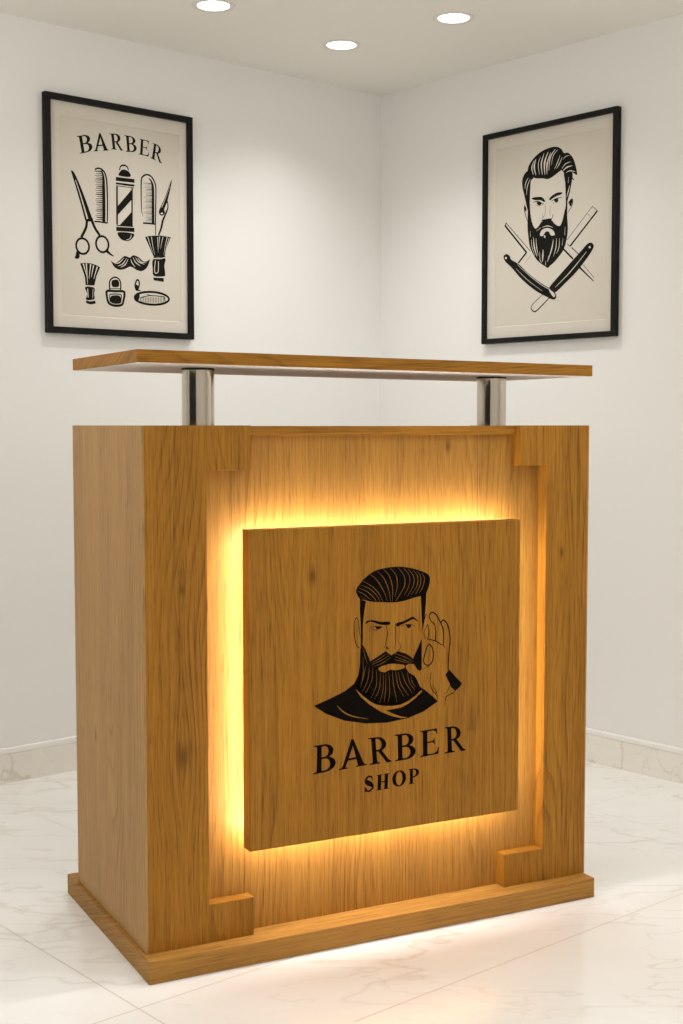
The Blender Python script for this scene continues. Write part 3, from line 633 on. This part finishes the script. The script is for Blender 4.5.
  ('S',0,1,[(4848,5938),(5073,6000),(5258,6105)],[3,8,3]),
  ('S',0,1,[(5400,6170),(5616,6077),(5818,5977)],[3,8,3]),
  ('S',0,1,[(5372,6114),(5587,6021),(5789,5942)],[3,8,3]),
  ('S',0,1,[(5358,6052),(5530,5993),(5703,5949)],[3,8,3]),
  ('S',0,1,[(4596,6362),(4652,6159),(4708,6005)],[3,8,3]),
  ('F',1,0,[(3446,5233),(3799,5343),(4169,5475),(4386,5612),(4492,5787),(4573,5919),(4731,5514),(4985,5265),(5628,5205),(5999,5400),(6085,5346),(6284,5190),(6438,5048),(6087,4863),(5694,4753),(5178,4708),(4669,4743),(4169,4851),(3738,5038)]),
  ('F',0,2,[(4417,5504),(4593,5342),(4750,5215),(4909,5124),(5100,5077),(5292,5058),(5495,5062),(5696,5125),(5875,5223),(6025,5332),(6039,5308),(5875,5174),(5696,5068),(5518,5000),(5148,4976),(5357,4873),(5519,4808),(5697,4768),(5519,4774),(5293,4837),(5036,4953),(4750,5139),(4545,5318)]),
  ('S',0,2,[(3986,5190),(4125,5051),(4343,4932),(4719,4835)],[6,27,24,6]),
  ('F',1,0,[(6717,5727),(6880,5555),(7052,5389),(7013,5329),(6882,5232),(6777,5327),(6671,5528),(6626,5611)]),
  ('S',1,0,[(6744,6366),(6707,6032),(6696,5718)],[19,25,25]),
  ('S',1,0,[(6269,5698),(6239,5510),(6283,5327),(6387,5205),(6440,5077)],[13,22,9]),
  ('S',1,0,[(6322,5413),(6366,5297),(6434,5167)],[6,13,6]),
  ('S',1,0,[(6373,5364),(6408,5226)],[6,9]),
  ('S',1,0,[(6750,5375),(6678,5246),(6621,5195)],[16,9]),
  ('S',1,0,[(6861,5211),(6699,5154),(6637,5115),(6622,5015)],[19,19,16]),
  ('S',1,0,[(6622,5015),(6617,4914)],[9,9]),
  ('S',1,0,[(6037,5773),(6216,5843)],[9,12]),
  ('S',1,0,[(6498,6250),(6455,6051),(6482,5937)],[3,6]),
  ('C',1,0,[(6214,6304),(6284,6243),(6320,6107),(6301,5952),(6216,5858),(6126,5877),(6075,5959),(6100,6079),(6155,6249)],[26,26]),
 ],
 'barber': [
  ('G','B',[(3432,3797),(3958,3834),(3931,4412),(3451,4396)]),
  ('G','A',[(4032,3817),(4683,3850),(4672,4458),(4045,4425)]),
  ('G','R',[(4759,3841),(5279,3854),(5188,4423),(4726,4421)]),
  ('G','B',[(5373,3846),(5891,3867),(5859,4431),(5362,4427)]),
  ('G','E',[(6003,3866),(6481,3895),(6454,4456),(6000,4437)]),
  ('G','R',[(6615,3877),(7143,3891),(7054,4457),(6615,4459)]),
 ],
 'shop': [
  ('G','S',[(4633,3267),(4868,3280),(4854,3614),(4639,3601)]),
  ('G','H',[(4919,3271),(5229,3278),(5245,3613),(4928,3600)]),
  ('G','O',[(5310,3290),(5651,3297),(5650,3642),(5309,3634)]),
  ('G','P',[(5710,3306),(5969,3318),(5968,3642),(5709,3638)]),
 ],
}

# ------------------------------------------------------------------ materials
M_WALL = paint('wall paint', WALLC)
M_CEIL = paint('ceiling paint', CEILC)
M_FLOOR = marble('polished floor marble', FLOORC, FLOORV, 0.13, 1.0, True, 0.68)
M_BASE = marble('skirting marble', srgb(243, 239, 231), srgb(196, 185, 167), 0.3, 1.5, False, 0.9)
M_BEAD = paint('bead paint', srgb(244, 242, 238), 0.5)
M_STEEL = brushed('brushed steel'); M_DARKSTEEL = plain('dark steel', srgb(46, 42, 38), 0.35, 0.8)
M_BLACKWOOD = plain('black lacquer frame', srgb(16, 15, 13), 0.5, 0, 0.2)
M_MAT = plain('mat board', srgb(214, 207, 195), 0.85, 0, 0.15)
M_PAPER = plain('print paper', srgb(210, 203, 190), 0.85, 0, 0.15)
M_INK = plain('print ink', srgb(26, 25, 21), 0.8, 0, 0.1)
M_SIGNINK = plain('sign ink', srgb(15, 10, 6), 0.8, 0, 0.05)
M_LAMINATE = plain('pale laminate', srgb(238, 234, 226), 0.6, 0, 0.3)
M_LENS = emitter('downlight glow', (1.0, 0.96, 0.90, 1), 6.0)
M_LED = emitter('warm led', LEDC, LED_POWER); M_LED_LOW = emitter('warm led lower strip', LEDC, LED_POWER * 1.6)
M_TRIM = paint('downlight trim', srgb(226, 221, 212), 0.5)

# ------------------------------------------------------------------ room (local x runs from the corner along the left wall, y along the right wall)
ROOM_M = Matrix(((TL.x, TR.x, 0, CORNER.x), (TL.y, TR.y, 0, CORNER.y), (0, 0, 1, 0), (0, 0, 0, 1)))
room_rz = math.atan2(TL.y, TL.x)                # TR is TL turned by +90 degrees
def room_box(name, dims, mat, bevel=0.0):
    o = box(name, dims, mat, None, bevel); o.location = CORNER; o.rotation_euler = (0, 0, room_rz); return structure(o)
def room_pt(x, y, z): return CORNER + TL * x + TR * y + Vector((0, 0, z))
T = 0.12
room_box('floor', (-T, ROOM + T, -T, ROOM + T, -T, 0), M_FLOOR)
room_box('ceiling', (-T, ROOM + T, -T, ROOM + T, CEIL, CEIL + T), M_CEIL)
room_box('wall_left', (-T, ROOM + T, -T, 0, 0, CEIL), M_WALL)
room_box('wall_right', (-T, 0, 0, ROOM + T, 0, CEIL), M_WALL)
room_box('wall_back', (0, ROOM, ROOM, ROOM + T, 0, CEIL), M_WALL)
room_box('wall_front', (ROOM, ROOM + T, 0, ROOM + T, 0, CEIL), M_WALL)
room_box('baseboard_left', (0.0, ROOM, 0.0, 0.014, 0, 0.090), M_BASE, 0.001)
room_box('baseboard_right', (0.0, 0.014, 0.014, ROOM, 0, 0.090), M_BASE, 0.001)
room_box('trim_1', (0.0, ROOM, 0.0, 0.0150, 0.090, 0.108), M_BEAD, 0.003)
room_box('trim_2', (0.0, 0.0150, 0.0150, ROOM, 0.090, 0.108), M_BEAD, 0.003)

# unseen dark pane added behind the camera so the steel posts mirror it
M_DARKPANE = plain('added dark glass', srgb(22, 21, 20), 0.08); M_PANEFRAME = plain('added pane frame', srgb(58, 54, 50), 0.4, 0.3)
dark_pane = room_box('added_dark_pane_1', (ROOM - 0.03, ROOM - 0.015, 1.0, 4.6, 0.25, 2.1), M_DARKPANE)
bm = bmesh.new()
for d in ((0.94, 4.66, 0.19, 0.25), (0.94, 4.66, 2.1, 2.16), (0.94, 1.0, 0.25, 2.1), (4.6, 4.66, 0.25, 2.1), (2.77, 2.83, 0.25, 2.1)):
    box_bm(bm, ROOM - 0.05, ROOM - 0.001, *d, bevel=0.003)
mesh_obj('added_pane_frame', bm, M_PANEFRAME, dark_pane)

# ------------------------------------------------------------------ reception desk
desk = empty('reception_desk', DESK, DESK_YAW)
tag(desk, 'oak reception desk with a backlit barber sign and a raised shelf on steel posts', 'desk')
U0 = -0.006                                     # left face of the body
RD = 0.031                                      # depth of the recess
HP = 0.046                                      # plinth height
M_OAK_PLINTH = oak('oak plinth', 2.0, 'x', srgb(182, 132, 60), srgb(114, 78, 31))
box('plinth', (-0.0155, W - 0.001, -0.040, D + 0.060, 0, HP), M_OAK_PLINTH, desk, 0.0018)
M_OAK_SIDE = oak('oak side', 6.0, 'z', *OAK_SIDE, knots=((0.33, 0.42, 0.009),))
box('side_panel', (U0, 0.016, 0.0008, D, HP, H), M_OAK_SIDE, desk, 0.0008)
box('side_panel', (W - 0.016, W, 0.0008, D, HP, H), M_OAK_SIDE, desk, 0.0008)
M_OAK_PIL = oak('oak pilaster left', 11.0, 'z', knots=((0.0735, 0.438, 0.016), (0.074, 0.775, 0.006)))
M_OAK_PIR = oak('oak pilaster right', 23.5, 'z', knots=((1.0, 0.81, 0.006),), cath=1.3)
box('pilaster', (U0 + 0.004, 0.128, 0.0, RD + 0.0005, HP, H), M_OAK_PIL, desk, 0.0009)
box('pilaster', (0.955, W - 0.004, 0.0, RD + 0.0005, HP, H), M_OAK_PIR, desk, 0.0009)
M_OAK_BLOCK = oak('oak corner block', 31.0, 'z')
for d in ((0.1275, 0.2246, 0.0003, RD + 0.0005, 1.012, H), (0.1275, 0.2267, 0.0003, RD + 0.0005, HP, 0.126), (0.885, 0.9555, 0.0003, RD + 0.0005, 1.011, H), (0.8476, 0.9555, 0.0003, RD + 0.0005, HP, 0.122)):
    box('corner_block', d, M_OAK_BLOCK, desk, 0.0009)
M_OAK_RECESS = oak('oak recess', 41.0, 'z', srgb(184, 132, 56), srgb(114, 74, 26), knots=((0.742, 1.056, 0.009),), cath=0.7)  # oak tone lifted here to strengthen the led glow
box('recessed_panel', (0.016, W - 0.016, RD, 0.050, HP, H - 0.0015), M_OAK_RECESS, desk, 0.0)
M_OAK_RAIL = oak('oak header', 51.0, 'x')
box('header_rail', (0.2246, 0.885, RD - 0.011, RD + 0.0005, H - 0.0205, H - 0.001), M_OAK_RAIL, desk, 0.001)
box('work_top', (0.016, W - 0.016, 0.050, D, H - 0.026, H - 0.0015), M_OAK_RAIL, desk, 0.001)

PT = 0.034
def shelf_dz(u): return 0.004 - 0.0093 * (u + 0.029) / 1.08
for u in (0.159, 0.887):                        # steel posts
    bm = bmesh.new(); v0 = 0.125
    lathe_bm(bm, [(PT, H - 0.0015), (PT, 1.2145 + shelf_dz(u))], 64, u, v0)
    post = mesh_obj('post', bm, M_STEEL, desk, True); post['label'] = 'brushed steel post'
    bm = bmesh.new(); lathe_bm(bm, [(PT + 0.0008, 1.2140 + shelf_dz(u)), (PT + 0.0008, 1.2188 + shelf_dz(u))], 64, u, v0)
    c = mesh_obj('collar', bm, M_DARKSTEEL, post, True); c['label'] = 'dark steel collar'
M_OAK_SHELF = oak('oak shelf', 61.0, 'x')
S0, S1 = 1.2187, 1.2433
shelf = box('shelf_top', (-0.029, 1.050, -0.042, 0.40, S0, S1), M_OAK_SHELF, desk, 0.0012)
under = box('shelf_underside', (-0.0262, 1.0472, -0.0392, 0.3972, S0 - 0.0006, S0 + 0.004), M_LAMINATE, shelf, 0.0)
for o in (shelf, under):
    for v in o.data.vertices: v.co.z += shelf_dz(v.co.x)
under['label'] = 'pale laminate underside'

# sign panel with its print and its lighting
P0, P1 = -0.042, -0.010
PU0, PU1, PZ0, PZ1 = 0.2003, 0.8560, 0.2370, 0.8926
M_OAK_SIGN = oak('oak sign', 71.0, 'z', knots=((0.300, 0.792, 0.010),), cath=1.15)
sign = box('sign_panel', (PU0, PU1, P0, P1, PZ0, PZ1), M_OAK_SIGN, desk, 0.0009)
Drawing(P0 - 0.0002).draw(ART['portrait_desk']).build('bearded_man_emblem', [M_OAK_SIGN, M_SIGNINK], sign)['label'] = 'black bearded man emblem with raised hand'
Drawing(P0 - 0.0002).draw(ART['barber']).build('lettering', [M_OAK_SIGN, M_SIGNINK], sign)['label'] = 'large black word BARBER'
Drawing(P0 - 0.0002).draw(ART['shop']).build('lettering', [M_OAK_SIGN, M_SIGNINK], sign)['label'] = 'small black word SHOP'
IN, LW = 0.009, 0.010                           # led strips run behind the panel just inside its edge
for i, d in enumerate(((PU0 + IN, PU1 - IN, PZ1 - IN - LW, PZ1 - IN), (PU0 + IN, PU1 - IN, PZ0 + 0.021, PZ0 + 0.021 + LW),
          (PU0 + IN, PU0 + IN + LW, PZ0 + 0.022 + LW, PZ1 - IN - LW - .001), (PU1 - IN - LW, PU1 - IN, PZ0 + 0.022 + LW, PZ1 - IN - LW - .001))):
    box('led_strip', (d[0], d[1], P1 + 0.0002, P1 + 0.013, d[2], d[3]), M_LED_LOW if i == 1 else M_LED, sign, 0.0)['label'] = 'glowing warm light strip'
bx = (0.30, 0.78, P1, RD, 0.33, 0.79)
box('mounting_block', bx, M_OAK_RAIL, sign, 0.0)

# ------------------------------------------------------------------ framed prints on the walls
def framed(loc, rz, w, h, mat_dims, label, FB=0.0195):
    root = tag(empty('framed_print', loc, rz), label, 'picture')
    TH = 0.022
    bm = bmesh.new()
    for d in ((-w / 2, w / 2, 0, FB), (-w / 2, w / 2, h - FB, h), (-w / 2, -w / 2 + FB, FB, h - FB), (w / 2 - FB, w / 2, FB, h - FB)):
        box_bm(bm, d[0], d[1], -TH, -0.001, d[2], d[3], 0.001)
    mesh_obj('frame', bm, M_BLACKWOOD, root)['label'] = 'black square-edged frame'
    x0, x1, z0, z1 = mat_dims
    bm = bmesh.new(); yf, yb = -0.0105, -0.0085
    a = [(-w / 2 + FB - .002, FB - .002), (w / 2 - FB + .002, FB - .002), (w / 2 - FB + .002, h - FB + .002), (-w / 2 + FB - .002, h - FB + .002)]
    b = [(x0, z0), (x1, z0), (x1, z1), (x0, z1)]; bev = 0.002
    c = [(x0 + bev, z0 + bev), (x1 - bev, z0 + bev), (x1 - bev, z1 - bev), (x0 + bev, z1 - bev)]
    va = [bm.verts.new((p[0], yf, p[1])) for p in a]; vb = [bm.verts.new((p[0], yf, p[1])) for p in b]; vc = [bm.verts.new((p[0], yb, p[1])) for p in c]
    vd = [bm.verts.new((p[0], yb, p[1])) for p in a]
    for i in range(4):
        j = (i + 1) % 4
        for q, r in ((va, vb), (vb, vc), (vc, vd), (vd, va)): bm.faces.new((q[i], q[j], r[j], r[i]))
    mesh_obj('mat_board', bm, M_MAT, root)['label'] = 'pale mat board'
    pr = box('print', (-w / 2 + FB - .001, w / 2 - FB + .001, -0.0083, -0.004, FB - .001, h - FB + .001), M_PAPER, root, 0.0)
    return root, pr
tcl, wl, hl = (1.419 + 0.872) / 2, 1.419 - 0.872, 0.734
rootL, prL = framed(room_pt(tcl, 0.0003, 1.389), RY, wl, hl, (tcl - 1.363, tcl - 0.9175, 1.445 - 1.389, 2.061 - 1.389), 'black framed print of barber tools under the word BARBER, on the left wall')
Drawing(-0.0084).draw(ART['tools']).build('barber_tools_illustration', [M_PAPER, M_INK], prL)['label'] = 'ink drawing of scissors, combs, barber pole, brushes and moustache'
Drawing(-0.0084).draw(ART['lettering_left']).build('lettering', [M_PAPER, M_INK], prL)['label'] = 'arched black word BARBER'
tcr, wr, hr = (0.540 + 1.113) / 2, 1.113 - 0.540, 0.716
rootR, prR = framed(room_pt(0.0003, tcr, 1.384), RY - PI / 2, wr, hr, (0.5915 - tcr, 1.0705 - tcr, 1.439 - 1.384, 2.044 - 1.384), 'black framed print of a bearded man above crossed razors, on the right wall', 0.0170)
Drawing(-0.0084, 0.0002).draw(ART['portrait_right']).build('bearded_man_illustration', [M_PAPER, M_INK], prR)['label'] = 'ink drawing of bearded man and crossed razors'

# ------------------------------------------------------------------ ceiling downlights
def spot(loc, power, name, size=SPOT_SIZE, blend=SPOT_BLEND, parent=None, color=LAMPC):
    li = bpy.data.lights.new(name, 'SPOT'); li.energy = power; li.color = color
    li.spot_size = math.radians(size); li.spot_blend = blend; li.shadow_soft_size = 0.045
    o = bpy.data.objects.new(name, li); o.location = loc; link(o, parent); return o
def downlight(x, y, label):
    root = tag(empty('downlight', (x, y, CEIL)), label, 'ceiling light', 'recessed ceiling downlights')
    bm = bmesh.new(); lathe_bm(bm, [(0.0640, 0.0), (0.0635, -0.0020), (0.0615, -0.0030), (0.0500, -0.0025), (0.0470, -0.0005)], 64)
    mesh_obj('trim_ring', bm, M_TRIM, root, True)
    bm = bmesh.new(); rings = lathe_bm(bm, [(0.0472, -0.0008), (0.036, -0.0022), (0.018, -0.0030), (0.004, -0.0032)], 48)
    bm.faces.new(rings[-1]); le = mesh_obj('lens', bm, M_LENS, root, True); le['label'] = 'glowing white lens'
    spot((0, 0, -0.02), SPOT_POWER, 'downlight_beam', parent=root)
downlight(-0.3767, 4.0275, 'recessed round ceiling downlight nearest the framed barber tools print, leftmost of three')
downlight(0.0, 4.4378, 'recessed round ceiling downlight nearest the room corner, middle of three')
downlight(0.3404, 4.1487, 'recessed round ceiling downlight nearest the bearded man print, rightmost of three')
# unseen fill lamps added without fixtures: spots for the floor, points for ambient light
for (x, y, p) in FILL_SPOTS:
    spot(room_pt(x, y, CEIL - 0.02), p, 'fill_spot').data.shadow_soft_size = 0.09
for (x, y, p) in FILL_POINTS:
    li = bpy.data.lights.new('fill_light', 'POINT'); li.energy = p; li.color = LAMPC; li.shadow_soft_size = 0.15
    o = bpy.data.objects.new('fill_light', li); o.location = room_pt(x, y, CEIL - 0.45); link(o)

# ------------------------------------------------------------------ camera, world, colour
cam = bpy.data.cameras.new('camera'); co = bpy.data.objects.new('camera', cam); link(co)
co.location = (0, 0, CAM_H); co.rotation_euler = (PI / 2 - CAM_PITCH, 0, 0)
cam.sensor_fit = 'VERTICAL'; cam.sensor_height = 36.0; cam.lens = FOCAL_PX / 1024 * 36.0; cam.clip_start = 0.02
scene.camera = co
wd = bpy.data.worlds.new('world'); scene.world = wd; wd.use_nodes = True
wd.node_tree.nodes['Background'].inputs[0].default_value = (0.02, 0.02, 0.02, 1)
vs = scene.view_settings
scene.display_settings.display_device = 'sRGB'
vs.view_transform = 'Standard'; vs.look = 'None'; vs.gamma = 1.0; vs.use_curve_mapping = False; vs.exposure = EXPOSURE
scene.cycles.use_denoising = True; scene.cycles.max_bounces = 10; scene.cycles.diffuse_bounces = 6
scene.cycles.sample_clamp_indirect = 8.0; scene.cycles.caustics_reflective = False
